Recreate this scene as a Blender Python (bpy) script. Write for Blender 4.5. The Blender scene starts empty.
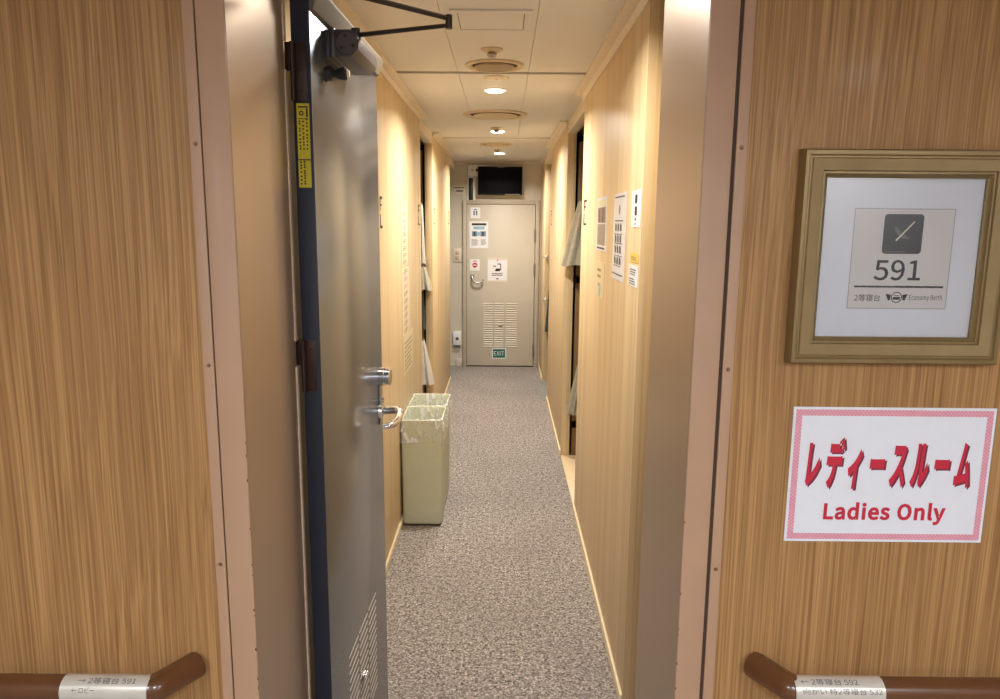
import bpy, bmesh, math, random
from mathutils import Vector, Matrix, noise
random.seed(7)
SC = bpy.context.scene
COL = SC.collection
PI = math.pi
R = math.radians

# ------------------------------------------------------------------ camera
F_PX = 735.0
def _n(v): v = Vector(v); return v.normalized()
_fw = _n(((503.5-500)/F_PX, (349.5-223.5)/F_PX, -1))        # world +Y seen by the camera
_up = -_n(((464-500)/F_PX, -(4640-349.5)/F_PX, -1))         # world +Z seen by the camera
_up = (_up - _fw*_up.dot(_fw)).normalized()
_rt = _fw.cross(_up)
CAM2W = Matrix((_rt, _fw, _up))                              # camera -> world
CAM = Vector((0, 0, 1.65))
cd = bpy.data.cameras.new('camera'); cam = bpy.data.objects.new('camera', cd); COL.objects.link(cam)
cam.matrix_world = Matrix.Translation(CAM) @ CAM2W.to_4x4()
cd.sensor_fit = 'HORIZONTAL'; cd.sensor_width = 36; cd.lens = F_PX/1000*36; cd.clip_start = .02
SC.camera = cam
def at(x, y, ax, val):
    """the point of the plane (axis ax = val) that the photograph shows at pixel x, y"""
    d = CAM2W @ Vector(((x-500)/F_PX, (349.5-y)/F_PX, -1))
    return CAM + d*((val-CAM[ax])/d[ax])

# ------------------------------------------------------------------ world, exposure, lamps
w = bpy.data.worlds.new('world'); SC.world = w; w.use_nodes = True
w.node_tree.nodes['Background'].inputs[0].default_value = (1, .93, .85, 1)
w.node_tree.nodes['Background'].inputs[1].default_value = .05
SC.view_settings.view_transform = 'Standard'
try: SC.view_settings.look = 'None'
except Exception: pass
SC.view_settings.exposure = 0.0; SC.view_settings.gamma = 1.0
SC.view_settings.use_curve_mapping = False
CORRIDOR_W, HALL_W = 21.5, 27.0
CORRIDOR_C, HALL_C = (1, .945, .865), (.92, .97, 1.03)
CEIL = 2.33
def lamp(name, loc, power, col, size=.105, spread=R(180)):
    l = bpy.data.lights.new(name, 'AREA'); l.shape = 'DISK'; l.size = size; l.energy = power; l.color = col; l.spread = spread
    o = bpy.data.objects.new(name, l); COL.objects.link(o); o.location = loc; return o
CORRIDOR_LAMPS = [(-.03, 2.16), (-.05, 3.97), (-.05, 5.68), (-.045, 7.42)]
HALL_LAMPS = [(-1.35, -.85), (1.55, -.85), (.1, -.9)]
for (x, y), k in zip(CORRIDOR_LAMPS, (.6, 1.08, 1.12, 1.12)): lamp('downlight_glow', (x, y, CEIL-.022), CORRIDOR_W*k, CORRIDOR_C, .15, R(158))
for x, y in HALL_LAMPS: lamp('hall_glow', (x, y, CEIL-.022), HALL_W, HALL_C, .18, R(165))

# ------------------------------------------------------------------ materials
def lin(c):
    c = c/255.0
    return c/12.92 if c <= .04045 else ((c+.055)/1.055)**2.4
def rgb(r, g, b): return (lin(r), lin(g), lin(b), 1)
class Mat:
    def __init__(s, name, base, rough=.5, metal=0, coat=0, spec=.5):
        m = s.m = bpy.data.materials.new(name); m.use_nodes = True
        s.nt = m.node_tree; s.b = s.nt.nodes['Principled BSDF']
        s.b.inputs['Base Color'].default_value = base; s.b.inputs['Roughness'].default_value = rough
        s.b.inputs['Metallic'].default_value = metal; s.b.inputs['Coat Weight'].default_value = coat
        s.b.inputs['Coat Roughness'].default_value = .12
        s.b.inputs['Specular IOR Level'].default_value = spec
    def node(s, t, **kw):
        n = s.nt.nodes.new(t)
        for k, v in kw.items(): setattr(n, k, v)
        return n
    def link(s, a, b): s.nt.links.new(a, b)
    def coords(s, scale):
        tc = s.node('ShaderNodeTexCoord'); mp = s.node('ShaderNodeMapping')
        s.link(tc.outputs['Object'], mp.inputs[0]); mp.inputs['Scale'].default_value = scale
        return mp.outputs[0]
    def noise(s, vec, scale=1, detail=3, rough=.55, dist=0):
        n = s.node('ShaderNodeTexNoise'); s.link(vec, n.inputs['Vector'])
        n.inputs['Scale'].default_value = scale; n.inputs['Detail'].default_value = detail
        n.inputs['Roughness'].default_value = rough; n.inputs['Distortion'].default_value = dist
        return n.outputs['Fac']
    def ramp(s, fac, stops):
        r = s.node('ShaderNodeValToRGB'); s.link(fac, r.inputs[0]); e = r.color_ramp.elements
        while len(e) < len(stops): e.new(.5)
        for i, (p, c) in enumerate(stops): e[i].position = p; e[i].color = c
        return r.outputs[0]
    def mix(s, a, b, fac, mode='MIX'):
        n = s.node('ShaderNodeMix', data_type='RGBA', blend_type=mode)
        for sock, v in ((n.inputs[0], fac), (n.inputs[6], a), (n.inputs[7], b)):
            if hasattr(v, 'is_linked'): s.link(v, sock)
            else: sock.default_value = v
        return n.outputs[2]
    def color(s, out): s.link(out, s.b.inputs['Base Color'])
    def bump(s, fac, strength=.2, dist=.002):
        n = s.node('ShaderNodeBump'); n.inputs['Strength'].default_value = strength; n.inputs['Distance'].default_value = dist
        s.link(fac, n.inputs['Height']); s.link(n.outputs[0], s.b.inputs['Normal'])
M = {}
def simple(name, base, rough=.5, metal=0, coat=0, spec=.5, speck=.04, sscale=30):
    """plain paint, plastic or metal with a faint procedural unevenness"""
    m = Mat(name, base, rough, metal, coat, spec)
    v = m.coords((1, 1, 1)); f = m.noise(v, sscale, 2)
    lo = tuple(c*(1-speck) for c in base[:3])+(1,); hi = tuple(min(1, c*(1+speck)) for c in base[:3])+(1,)
    m.color(m.ramp(f, [(.3, lo), (.7, hi)]))
    M[name] = m.m; return m
# oak veneer of the outer passage
m = Mat('oak_veneer', (.4, .2, .08, 1), .5, coat=.03, spec=.3)
tc = m.node('ShaderNodeTexCoord')
wmap = m.node('ShaderNodeMapping'); m.link(tc.outputs['Object'], wmap.inputs[0]); wmap.inputs['Scale'].default_value = (3, 3, .8)
wn = m.noise(wmap.outputs[0], 1, 2, .5, .3)
off = m.node('ShaderNodeMath', operation='MULTIPLY_ADD'); m.link(wn, off.inputs[0]); off.inputs[1].default_value = .04; off.inputs[2].default_value = -.02
comb = m.node('ShaderNodeCombineXYZ'); m.link(off.outputs[0], comb.inputs[0]); m.link(off.outputs[0], comb.inputs[1])
add = m.node('ShaderNodeVectorMath', operation='ADD'); m.link(tc.outputs['Object'], add.inputs[0]); m.link(comb.outputs[0], add.inputs[1])
def grain(scale, detail, rough):
    mp = m.node('ShaderNodeMapping'); m.link(add.outputs[0], mp.inputs[0]); mp.inputs['Scale'].default_value = scale
    return m.noise(mp.outputs[0], 1, detail, rough)
g1 = grain((205, 205, 1.1), 2, .6); g2 = grain((380, 380, 4), 2, .6); g3 = grain((30, 30, .3), 2, .5)
c1 = m.ramp(g1, [(.36, rgb(130, 92, 54)), (.50, rgb(166, 123, 76)), (.64, rgb(206, 161, 107))])
c2 = m.ramp(g2, [(.36, rgb(121, 84, 49)), (.56, rgb(187, 143, 92))])
c3 = m.ramp(g3, [(.3, rgb(147, 105, 62)), (.7, rgb(186, 142, 92))])
cc = m.mix(m.mix(c1, c2, .38), c3, .28)
m.color(cc); m.bump(g2, .05); M['oak'] = m.m
# pale maple panels of the corridor
m = Mat('maple_panel', (.7, .55, .33, 1), .42, coat=.06)
m.b.inputs['Coat Roughness'].default_value = .3
fine = m.noise(m.coords((120, 120, .9)), 1, 3, .6)
band = m.noise(m.coords((9, 9, .06)), 1, 2, .5)
c1 = m.ramp(fine, [(.3, rgb(212, 186, 142)), (.7, rgb(236, 212, 170))])
c2 = m.ramp(band, [(.35, rgb(210, 182, 136)), (.65, rgb(240, 218, 178))])
m.b.inputs['Specular IOR Level'].default_value = .3
fl = m.noise(m.coords((210, 210, .6)), 1, 1, .5)
m.color(m.mix(m.mix(c1, c2, .5), rgb(186, 152, 104), m.ramp(fl, [(.52, (0, 0, 0, 1)), (.68, (.45, .45, .45, 1))]))); M['maple'] = m.m
# carpet
m = Mat('carpet_pile', (.3, .27, .24, 1), .95, spec=.15)
v = m.coords((1, 1, 1))
sp = m.noise(v, 100, 2, .75)
sp2 = m.noise(v, 42, 3, .7)
patch = m.noise(v, 2.2, 2, .5)
c = m.ramp(sp, [(.36, rgb(52, 48, 46)), (.47, rgb(128, 120, 115)), (.55, rgb(166, 157, 150)), (.64, rgb(236, 228, 218))])
c2 = m.ramp(sp2, [(.40, rgb(94, 88, 84)), (.60, rgb(198, 189, 181))])
c = m.mix(c, c2, .38)
c = m.mix(c, rgb(122, 114, 110), m.ramp(patch, [(.4, (0, 0, 0, 1)), (.7, (.25, .25, .25, 1))]))
m.color(c); m.bump(sp, .8, .006); M['carpet'] = m.m
# brushed steel
def steel(name, base, rough, metal, amount=.04):
    m = Mat(name, base, rough, metal)
    st = m.noise(m.coords((3, 3, 300)), 1, 2, .6)
    cl = m.noise(m.coords((2.2, 2.2, 1.1)), 1, 2, .5)
    r = m.node('ShaderNodeMapRange'); m.link(cl, r.inputs[0]); r.inputs[3].default_value = rough*.85; r.inputs[4].default_value = rough*1.2
    m.link(r.outputs[0], m.b.inputs['Roughness'])
    lo = tuple(c*(1-amount) for c in base[:3])+(1,); hi = tuple(min(1, c*(1+amount)) for c in base[:3])+(1,)
    m.color(m.ramp(st, [(.3, lo), (.7, hi)]))
    M[name] = m.m
steel('door_steel', (.235, .26, .30, 1), .23, .84, .03)
steel('jamb_steel', (.47, .365, .275, 1), .35, .62, .0)
simple('chrome', (.75, .75, .76, 1), .12, 1.0)
simple('dull_metal', (.42, .41, .40, 1), .35, 1.0)
simple('screw_brass', rgb(150, 116, 92), .4, .6)
simple('frame_paint', rgb(190, 152, 122), .45, coat=.03, speck=.03, sscale=8)
simple('frame_edge', rgb(214, 192, 170), .4)
simple('seam_dark', rgb(74, 54, 40), .8)
simple('chip', rgb(70, 50, 38), .8)
simple('slot_edge', rgb(150, 143, 134), .4, .5)
simple('navy_seal', rgb(32, 38, 54), .5)
simple('hinge_bronze', rgb(58, 38, 30), .42, .3)
simple('closer_grey', rgb(84, 76, 76), .42, .3)
simple('rubber', rgb(40, 38, 42), .6)
simple('arm_bronze', rgb(78, 70, 66), .38, .6)
simple('ceiling_paint', rgb(218, 214, 210), .5, coat=.05, speck=.015, sscale=3)
simple('ceiling_gap', rgb(128, 108, 88), .8)
simple('cornice', rgb(226, 212, 190), .45)
simple('channel_paint', rgb(112, 102, 88), .6)
simple('post_paint', rgb(192, 180, 162), .5)
simple('card_edge', rgb(172, 166, 164), .6)
simple('end_paint', rgb(214, 206, 190), .5, speck=.02, sscale=3)
simple('end_door_paint', rgb(208, 200, 184), .45, speck=.015, sscale=3)
simple('base_cream', rgb(240, 224, 190), .45)
simple('paper', rgb(240, 240, 242), .55, speck=.01)
simple('laminated', rgb(240, 242, 250), .28, coat=.25, speck=.01)
simple('mat_board', rgb(242, 243, 250), .7, speck=.01)
simple('card', rgb(232, 226, 222), .6, speck=.01)
simple('gold_frame', rgb(146, 124, 84), .38, .45, speck=.08, sscale=14)
simple('ink', rgb(34, 34, 38), .6)
simple('ink_grey', rgb(96, 94, 94), .6)
simple('logo_navy', rgb(18, 19, 26), .45)
simple('red_ink', rgb(206, 40, 66), .5)
simple('dark_red_ink', rgb(120, 40, 62), .5)
simple('pink_ink', rgb(232, 150, 170), .55)
simple('yellow_label', rgb(214, 196, 40), .45)
simple('yellow_note', rgb(240, 206, 84), .5)
simple('photo_brown', rgb(150, 124, 104), .5, speck=.3, sscale=60)
simple('photo_grey', rgb(156, 146, 130), .5, speck=.3, sscale=60)
simple('strip_sheet', rgb(226, 214, 184), .5)
simple('faint_sheet', rgb(226, 212, 170), .45)
simple('pale_green_print', rgb(214, 214, 176), .5)
simple('cyan_print', rgb(150, 192, 214), .5)
simple('blue_grey_print', rgb(110, 136, 160), .5, speck=.2, sscale=50)
simple('exit_green', rgb(20, 112, 96), .5)
simple('faded_ink', rgb(168, 150, 120), .6)
simple('bin_plastic', rgb(212, 216, 190), .42, speck=.02)
simple('bin_base', rgb(80, 74, 60), .7)
simple('tv_black', rgb(4, 4, 6), .35, spec=.06)
simple('tv_bezel', rgb(20, 20, 22), .35)
simple('white_plastic', rgb(226, 214, 194), .45)
simple('dark_panel', rgb(20, 26, 22), .3)
simple('handrail_wood', rgb(102, 64, 36), .25, coat=.4, speck=.12, sscale=9)
simple('rail_label', rgb(222, 216, 204), .30, .25)
simple('bracket_metal', rgb(120, 108, 92), .4, .8)
simple('curtain_green', rgb(168, 162, 142), .85, speck=.1, sscale=40)
simple('curtain_white', rgb(198, 192, 182), .8, speck=.08, sscale=40)
simple('curtain_dark', rgb(64, 72, 66), .85, speck=.1, sscale=40)
simple('bunk_wood', rgb(150, 118, 76), .5)
simple('berth_shade', rgb(40, 34, 28), .85)
simple('mattress', rgb(120, 116, 110), .85)
simple('vent_beige', rgb(206, 186, 156), .5)
simple('vent_core', rgb(158, 138, 110), .55)
simple('gap_black', rgb(18, 16, 15), .9)
simple('green_vinyl', rgb(140, 140, 132), .6)
simple('threshold', rgb(232, 206, 164), .4)
m = Mat('picture_glass', (1, 1, 1, 1), .03); m.b.inputs['Transmission Weight'].default_value = 1; m.b.inputs['IOR'].default_value = 1.45
M['glass'] = m.m
# clear bin bag: mostly see-through film with white crease highlights painted in by noise
m = Mat('bag_film', (.97, .98, .97, 1), .15)
tr = m.node('ShaderNodeBsdfTransparent'); mx = m.node('ShaderNodeMixShader'); out = m.nt.nodes['Material Output']
f = m.noise(m.coords((22, 22, 9)), 1, 3, .6, 1.2)
m.link(m.ramp(f, [(.40, (.06, .06, .06, 1)), (.52, (.2, .2, .2, 1)), (.61, (.85, .85, .85, 1))]), mx.inputs[0])
m.link(tr.outputs[0], mx.inputs[1]); m.link(m.b.outputs[0], mx.inputs[2]); m.link(mx.outputs[0], out.inputs[0]); m.bump(f, .6, .01)
M['bag'] = m.m
def emit(name, col, s):
    m = Mat(name, col); m.b.inputs['Emission Color'].default_value = col; m.b.inputs['Emission Strength'].default_value = s; M[name] = m.m
emit('lamp_lens', (1, .90, .74, 1), 9)
emit('hall_lens', (1, .95, .9, 1), 7)

# ------------------------------------------------------------------ mesh helpers
class MB:
    def __init__(s): s.bm = bmesh.new()
    def box(s, a, b, bev=0):
        t = bmesh.new()
        lo = [min(a[i], b[i]) for i in range(3)]; hi = [max(a[i], b[i]) for i in range(3)]
        vs = [t.verts.new((x, y, z)) for x in (lo[0], hi[0]) for y in (lo[1], hi[1]) for z in (lo[2], hi[2])]
        for q in ((0, 1, 3, 2), (4, 6, 7, 5), (0, 4, 5, 1), (2, 3, 7, 6), (0, 2, 6, 4), (1, 5, 7, 3)): t.faces.new([vs[i] for i in q])
        if bev: bmesh.ops.bevel(t, geom=t.edges[:], offset=bev, segments=2, profile=.5, affect='EDGES')
        s._add(t); return s
    def _add(s, t):
        me = bpy.data.meshes.new('t'); t.to_mesh(me); t.free(); s.bm.from_mesh(me); bpy.data.meshes.remove(me)
    def prism(s, pts, axis, lo, hi, bev=0):
        """extrude a 2-D outline along an axis (pts are the two other axes, in order)"""
        t = bmesh.new()
        def p(u, v, h): return {0: (h, u, v), 1: (u, h, v), 2: (u, v, h)}[axis]
        A = [t.verts.new(p(u, v, lo)) for u, v in pts]; B = [t.verts.new(p(u, v, hi)) for u, v in pts]
        t.faces.new(A); t.faces.new(B[::-1])
        for i in range(len(pts)):
            j = (i+1) % len(pts); t.faces.new((A[j], A[i], B[i], B[j]))
        if bev: bmesh.ops.bevel(t, geom=t.edges[:], offset=bev, segments=2, profile=.5, affect='EDGES')
        s._add(t); return s
    def tube(s, path, r, n=16, caps=True, squash=1.0):
        path = [Vector(p) for p in path]; rr = r if isinstance(r, (list, tuple)) else [r]*len(path)
        rings = []; t0 = (path[1]-path[0]).normalized()
        ref = Vector((0, 0, 1)) if abs(t0.z) < .9 else Vector((1, 0, 0))
        u = t0.cross(ref).normalized()
        for i, p in enumerate(path):
            a = path[max(i-1, 0)]; b = path[min(i+1, len(path)-1)]; t = (b-a).normalized()
            u = (u - t*u.dot(t)).normalized(); v = t.cross(u)
            rings.append([s.bm.verts.new(p + u*(rr[i]*math.cos(2*PI*k/n)) + v*(rr[i]*squash*math.sin(2*PI*k/n))) for k in range(n)])
        for A, B in zip(rings, rings[1:]):
            for k in range(n): s.bm.faces.new((A[k], A[(k+1) % n], B[(k+1) % n], B[k]))
        if caps: s.bm.faces.new(rings[0][::-1]); s.bm.faces.new(rings[-1])
        return s
    def lathe(s, prof, n=40, c=(0, 0, 0), axis=2):
        """prof: (radius, height) list turned about an axis through c"""
        def p(r, h, a):
            x, y = r*math.cos(a), r*math.sin(a)
            v = {2: (x, y, h), 0: (h, x, y), 1: (x, h, y)}[axis]
            return (v[0]+c[0], v[1]+c[1], v[2]+c[2])
        rings = []
        for r, h in prof:
            rings.append([s.bm.verts.new(p(0, h, 0))] if r < 1e-6 else [s.bm.verts.new(p(r, h, 2*PI*k/n)) for k in range(n)])
        for A, B in zip(rings, rings[1:]):
            for k in range(n):
                j = (k+1) % n
                if len(A) == 1 and len(B) == 1: continue
                if len(A) == 1: s.bm.faces.new((A[0], B[j], B[k]))
                elif len(B) == 1: s.bm.faces.new((A[k], A[j], B[0]))
                else: s.bm.faces.new((A[k], A[j], B[j], B[k]))
        return s
    def quad(s, *pts):
        s.bm.faces.new([s.bm.verts.new(p) for p in pts]); return s
    def build(s, name, mat, parent=None, off=None, smooth=True):
        bmesh.ops.recalc_face_normals(s.bm, faces=s.bm.faces)
        me = bpy.data.meshes.new(name)
        if off is not None: bmesh.ops.translate(s.bm, verts=s.bm.verts, vec=-Vector(off))
        s.bm.to_mesh(me); s.bm.free()
        me.materials.append(M[mat] if isinstance(mat, str) else mat)
        if smooth:
            for p in me.polygons: p.use_smooth = True
            me.set_sharp_from_angle(angle=R(35))
        o = bpy.data.objects.new(name, me); COL.objects.link(o)
        if parent is not None: o.parent = parent
        return o
def thing(name, label, cat, loc=(0, 0, 0), rotz=0, group=None, kind=None):
    o = bpy.data.objects.new(name, None); COL.objects.link(o); o.empty_display_size = .05
    o.location = loc; o.rotation_euler = (0, 0, rotz); o['label'] = label; o['category'] = cat
    if group: o['group'] = group
    if kind: o['kind'] = kind
    return o
def struct(o, label, cat):
    o['kind'] = 'structure'; o['label'] = label; o['category'] = cat; return o
def copy_thing(o, loc, label, group=None):
    c = o.copy(); COL.objects.link(c); c.location = loc; c['label'] = label
    if group: c['group'] = group
    for ch in list(o.children):
        d = ch.copy(); COL.objects.link(d); d.parent = c
        for g in list(ch.children):
            e = g.copy(); COL.objects.link(e); e.parent = d
    return c
try: FONT = bpy.data.fonts.load(bpy.utils.system_resource('DATAFILES', path='fonts')+'/Noto Sans CJK Regular.woff2')
except Exception: FONT = None
def text(string, box, mat, parent, y=-.002, name='lettering', shear=0, bold=0, space=1, depth=.0003, stretch=True):
    """flat lettering filling box = (x0, z0, x1, z1) on the local x-z plane, read from -y"""
    cu = bpy.data.curves.new('t', 'FONT'); cu.body = string
    if FONT: cu.font = FONT
    cu.size = 1; cu.shear = shear; cu.offset = bold; cu.space_character = space; cu.resolution_u = 3
    ob = bpy.data.objects.new('t', cu); COL.objects.link(ob)
    dg = bpy.context.evaluated_depsgraph_get(); dg.update()
    me = bpy.data.meshes.new_from_object(ob.evaluated_get(dg)); bpy.data.objects.remove(ob); bpy.data.curves.remove(cu)
    xs = [v.co.x for v in me.vertices]; ys = [v.co.y for v in me.vertices]
    x0, x1, y0, y1 = min(xs), max(xs), min(ys), max(ys)
    sx = (box[2]-box[0])/(x1-x0); sy = (box[3]-box[1])/(y1-y0)
    if not stretch: sx = min(sx, sy)
    for v in me.vertices: v.co = ((v.co.x-x0)*sx+box[0], y, (v.co.y-y0)*sy+box[1])
    me.name = name; me.materials.clear(); me.materials.append(M[mat])
    o = bpy.data.objects.new(name, me); COL.objects.link(o); o.parent = parent
    return o
def mark(rects, mat, parent, name, y=-.0018, whole=False):
    """printed bars: (x0, z0, x1, z1) rectangles; a few big ones are each a mesh, tiny print is one"""
    if 1 < len(rects) <= 4 and not whole:
        for r_ in rects: o = mark([r_], mat, parent, name, y)
        return o
    b = MB()
    for x0, z0, x1, z1 in rects: b.quad((x0, y, z0), (x1, y, z0), (x1, y, z1), (x0, y, z1))
    return b.build(name, mat, parent, smooth=False)
def disc(c, r, mat, parent, name, y=-.0019, r0=0, n=28):
    b = MB()
    A = [b.bm.verts.new((c[0]+r*math.cos(2*PI*k/n), y, c[1]+r*math.sin(2*PI*k/n))) for k in range(n)]
    if r0:
        B = [b.bm.verts.new((c[0]+r0*math.cos(2*PI*k/n), y, c[1]+r0*math.sin(2*PI*k/n))) for k in range(n)]
        for k in range(n): b.bm.faces.new((A[k], A[(k+1) % n], B[(k+1) % n], B[k]))
    else: b.bm.faces.new(A)
    return b.build(name, mat, parent, smooth=False)
def lines(x0, x1, z0, z1, n, fill=.45, ragged=.25):
    """rectangles standing for rows of tiny print, broken into words"""
    out = []; step = (z1-z0)/n
    for i in range(n):
        z = z0+i*step; x = x0; end = x1-random.random()*ragged*(x1-x0)
        while x < end:
            wd = (x1-x0)*(.08+.16*random.random()); out.append((x, z, min(x+wd, end), z+step*fill)); x += wd+(x1-x0)*.03
    return out

# ------------------------------------------------------------------ setting: dimensions
YN = 1.26                 # face of the outer passage wall
XL, XR = -.549, .426      # corridor walls
YE = 8.45                 # end wall
OL, OR = -.453, .330      # door opening
TOPZ = 2.14
# --- floor and ceilings
struct(MB().box((-3.0, -1.3, -.1), (3.0, YE+.1, 0)).build('floor', 'carpet'), 'grey speckled carpet running down the narrow corridor', 'floor')
cb = MB()
ys = [1.36, 3.535, 6.13, YE+.05]; jx = [-1.75, -.214, .107, 1.75]
for i in range(3):
    for j in range(3):
        cb.box((jx[j]+.0008, ys[i]+(.026 if i == 1 else .003 if i else 0), CEIL), (jx[j+1]-.0008, ys[i+1]-(.026 if i == 0 else .003 if i < 2 else 0), CEIL+.03))
struct(cb.build('ceiling', 'ceiling_paint', smooth=False), 'cream panelled ceiling over the corridor', 'ceiling')
struct(MB().box((-1.8, 1.36, CEIL+.03), (1.8, YE+.05, CEIL+.06)).build('ceiling_backing', 'ceiling_gap'), 'shadowy joint lines between the ceiling panels', 'ceiling')
struct(MB().box((-3, -1.3, CEIL), (3, 1.36, CEIL+.06)).build('ceiling_hall', 'ceiling_paint'), 'ceiling of the outer passage', 'ceiling')
# --- outer passage walls
struct(MB().box((-3, YN, 0), (-.515, YN+.1, CEIL)).build('wall_left', 'oak'), 'oak veneered wall on the left of the doorway', 'wall')
struct(MB().box((.398, YN, 0), (3, YN+.1, CEIL)).build('wall_right', 'oak'), 'oak veneered wall carrying the frame and the pink bordered notice', 'wall')
struct(MB().box((-.515, YN, TOPZ+.07), (.398, YN+.1, CEIL)).build('wall_above_door', 'oak'), 'strip of oak wall above the doorway', 'wall')
struct(MB().box((-3, -1.3, 0), (3, -1.2, CEIL)).build('wall_behind', 'ceiling_paint'), 'cream wall across the outer passage', 'wall')
struct(MB().box((-3.1, -1.3, 0), (-3, YN+.1, CEIL)).build('wall_hall_left', 'oak'), 'far left end of the outer passage', 'wall')
struct(MB().box((3, -1.3, 0), (3.1, YN+.1, CEIL)).build('wall_hall_right', 'oak'), 'far right end of the outer passage', 'wall')
# --- door frame: each side = overlapping screw strip + seam + face + steel reveal
def chips(x, zs, sgn):
    b = MB()
    for z in zs:
        h = random.uniform(.003, .010); wd = random.uniform(.0012, .0032); x1 = x-sgn*wd
        b.prism([(x, z), (x1, z+h*.3), (x1+sgn*wd*.3, z+h*.8), (x, z+h)], 1, YN-.0066, YN-.0059)
    return b
def frame_side(sgn, xo, xstrip, xseam0, xi, yb, nm, lab, screws, chipz):
    t = thing(nm, lab, 'door frame', (xi, YN, 0), kind='structure'); o = (xi, YN, 0)
    MB().box((xstrip, YN-.0045, 0), (xo, YN+.002, TOPZ+.08), .0008).build('cover_strip', 'frame_paint', t, o)
    MB().box((xstrip, YN-.0015, 0), (xseam0, YN+.03, TOPZ-.001)).build('seam', 'seam_dark', t, o)
    MB().box((xseam0, YN-.006, 0), (xi, YN+.03, TOPZ-.0005), .0012).build('face', 'frame_paint', t, o)
    MB().box((xi-sgn*.0008, YN-.002, 0), (xi+sgn*.004, yb, TOPZ)).build('reveal', 'jamb_steel', t, o)
    MB().box((xi+sgn*.004, YN+.03, 0), (xi+sgn*.05, yb, TOPZ+.05)).build('jamb_core', 'frame_paint', t, o)
    for z in screws:
        MB().lathe([(0, -.0035), (.0025, -.003), (.0036, -.001), (.0036, 0)], 14, ((xo+xstrip)/2, YN-.0045, z), 1).build('screw', 'screw_brass', t, o)
    chips(xi, chipz, -sgn).build('paint_chips', 'chip', t, o)
    return t
tl = frame_side(-1, -.521, -.5025, -.4995, OL, 1.580, 'trim_1', 'pinkish beige steel door frame post by the door hinges', (1.776, 1.402, 1.032, .66), (1.26, 1.235, 1.19, 1.10, 1.03, 1.01, .94, .93, .86, .80, .78, .72, .70, .64))
tr_ = frame_side(1, .402, .3835, .3765, OR, 1.62, 'trim_2', 'pinkish beige steel door frame post beside the framed room number', (1.777, 1.403, 1.032, .66), (1.12, .98, .91, .90, .84, .79, .70, .66))
MB().box((-.515, YN-.006, TOPZ), (.398, YN+.03, TOPZ+.07), .0012).build('face', 'frame_paint', None)
hd = bpy.data.objects['face.002'] if 'face.002' in bpy.data.objects else bpy.data.objects['face']
hd.name = 'trim_3'; struct(hd, 'top rail of the pinkish beige door frame', 'door frame')
struct(MB().box((OL-.05, YN+.03, TOPZ), (OR+.05, 1.57, TOPZ+.05)).build('trim_4', 'jamb_steel'), 'steel underside of the door frame head', 'door frame')
# hinge-side stop lip, interrupted at the hinges
H1, H2 = (1.958, 2.015), (1.337, 1.393)
b = MB()
for z0, z1 in ((0, H2[0]), (H2[1], H1[0]), (H1[1], TOPZ)): b.box((OL-.004, 1.578, z0), (OL+.003, 1.594, z1), .001)
b.build('stop_lip', 'frame_edge', tl, (OL, YN, 0))
# --- corridor walls
def panel(name, x0, x1, y0, y1, z1, lab, bev=.012):
    return struct(MB().box((x0, y0, 0), (x1, y1, z1), bev).build(name, 'maple'), lab, 'wall')
WR = [(2.305, 4.07), (5.09, 6.78), (7.66, YE)]
WL = [(1.40, 4.957), (5.773, 7.635)]
for i, (a, c) in enumerate(WR):
    panel('wall_corridor_right', XR, XR+.06, a, c, CEIL, ('pale maple corridor wall with the row of notices', 'pale maple corridor wall past the first berth opening', 'short pale maple wall beside the end door')[i], .0025)
for i, (a, c) in enumerate(WL):
    panel('wall_corridor_left', XL-.06, XL, a, c, CEIL, ('pale maple corridor wall behind the open door and bins', 'pale maple corridor wall beyond the left berth opening')[i], .006)
struct(MB().box((XR+.052, 1.36, 0), (XR+.10, 2.31, CEIL), .002).build('wall_corridor_right', 'maple'), 'pale maple return wall between the door frame and the notice wall', 'wall')
# lintels over the berth openings
LZ = 2.245
for i, (x0, x1, a, c, lab) in enumerate(((XR, XR+.06, 4.07, 5.09, 'lintel over the first berth opening with the hanging cloth'), (XR, XR+.06, 6.78, 7.66, 'lintel over the far berth opening near the end door'),
        (XL-.06, XL, 4.957, 5.773, 'lintel over the berth opening behind the bins'), (XL-.06, XL, 7.635, YE, 'lintel over the last opening before the end wall'))):
    struct(MB().box((x0, a+.0, LZ), (x1, c, CEIL), .002).build('trim_5', 'cornice'), lab, 'trim')
# cornices
for s, x in ((1, XR), (-1, XL)):
    b = MB()
    for a, c in (WR if s > 0 else WL): b.prism([(x, CEIL), (x-s*.055, CEIL), (x-s*.055, CEIL-.008), (x-s*.018, CEIL-.012), (x-s*.006, CEIL-.03), (x, CEIL-.03)], 1, a+.0, c)
    struct(b.build('trim_6', 'cornice'), 'cream cornice along the %s corridor wall' % ('right' if s > 0 else 'left'), 'trim')
# baseboards and floor edges
for s, x, segs in ((1, XR, WR), (-1, XL, WL)):
    b = MB()
    for a, c in segs: b.box((x, a, 0), (x-s*.009, c, .046), .0015)
    struct(b.build('baseboard_right' if s > 0 else 'baseboard_left', 'base_cream'), 'cream baseboard along the %s corridor wall' % ('right' if s > 0 else 'left'), 'baseboard')
struct(MB().box((XR, 4.07, 0), (1.7, 5.09, .012), .002).build('floor_alcove', 'threshold'), 'pale smooth floor of the first berth opening', 'floor')
struct(MB().box((XR-.03, 6.78, 0), (1.7, 7.66, .006), .001).build('floor_alcove', 'green_vinyl'), 'grey green floor of the far berth opening', 'floor')
struct(MB().box((-1.7, 4.957, 0), (XL, 5.773, .012), .002).build('floor_alcove', 'threshold'), 'pale smooth floor of the left berth opening', 'floor')
struct(MB().box((-1.7, 7.635, 0), (XL+.03, YE, .006), .001).build('floor_alcove', 'green_vinyl'), 'grey green floor before the end wall', 'floor')
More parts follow.
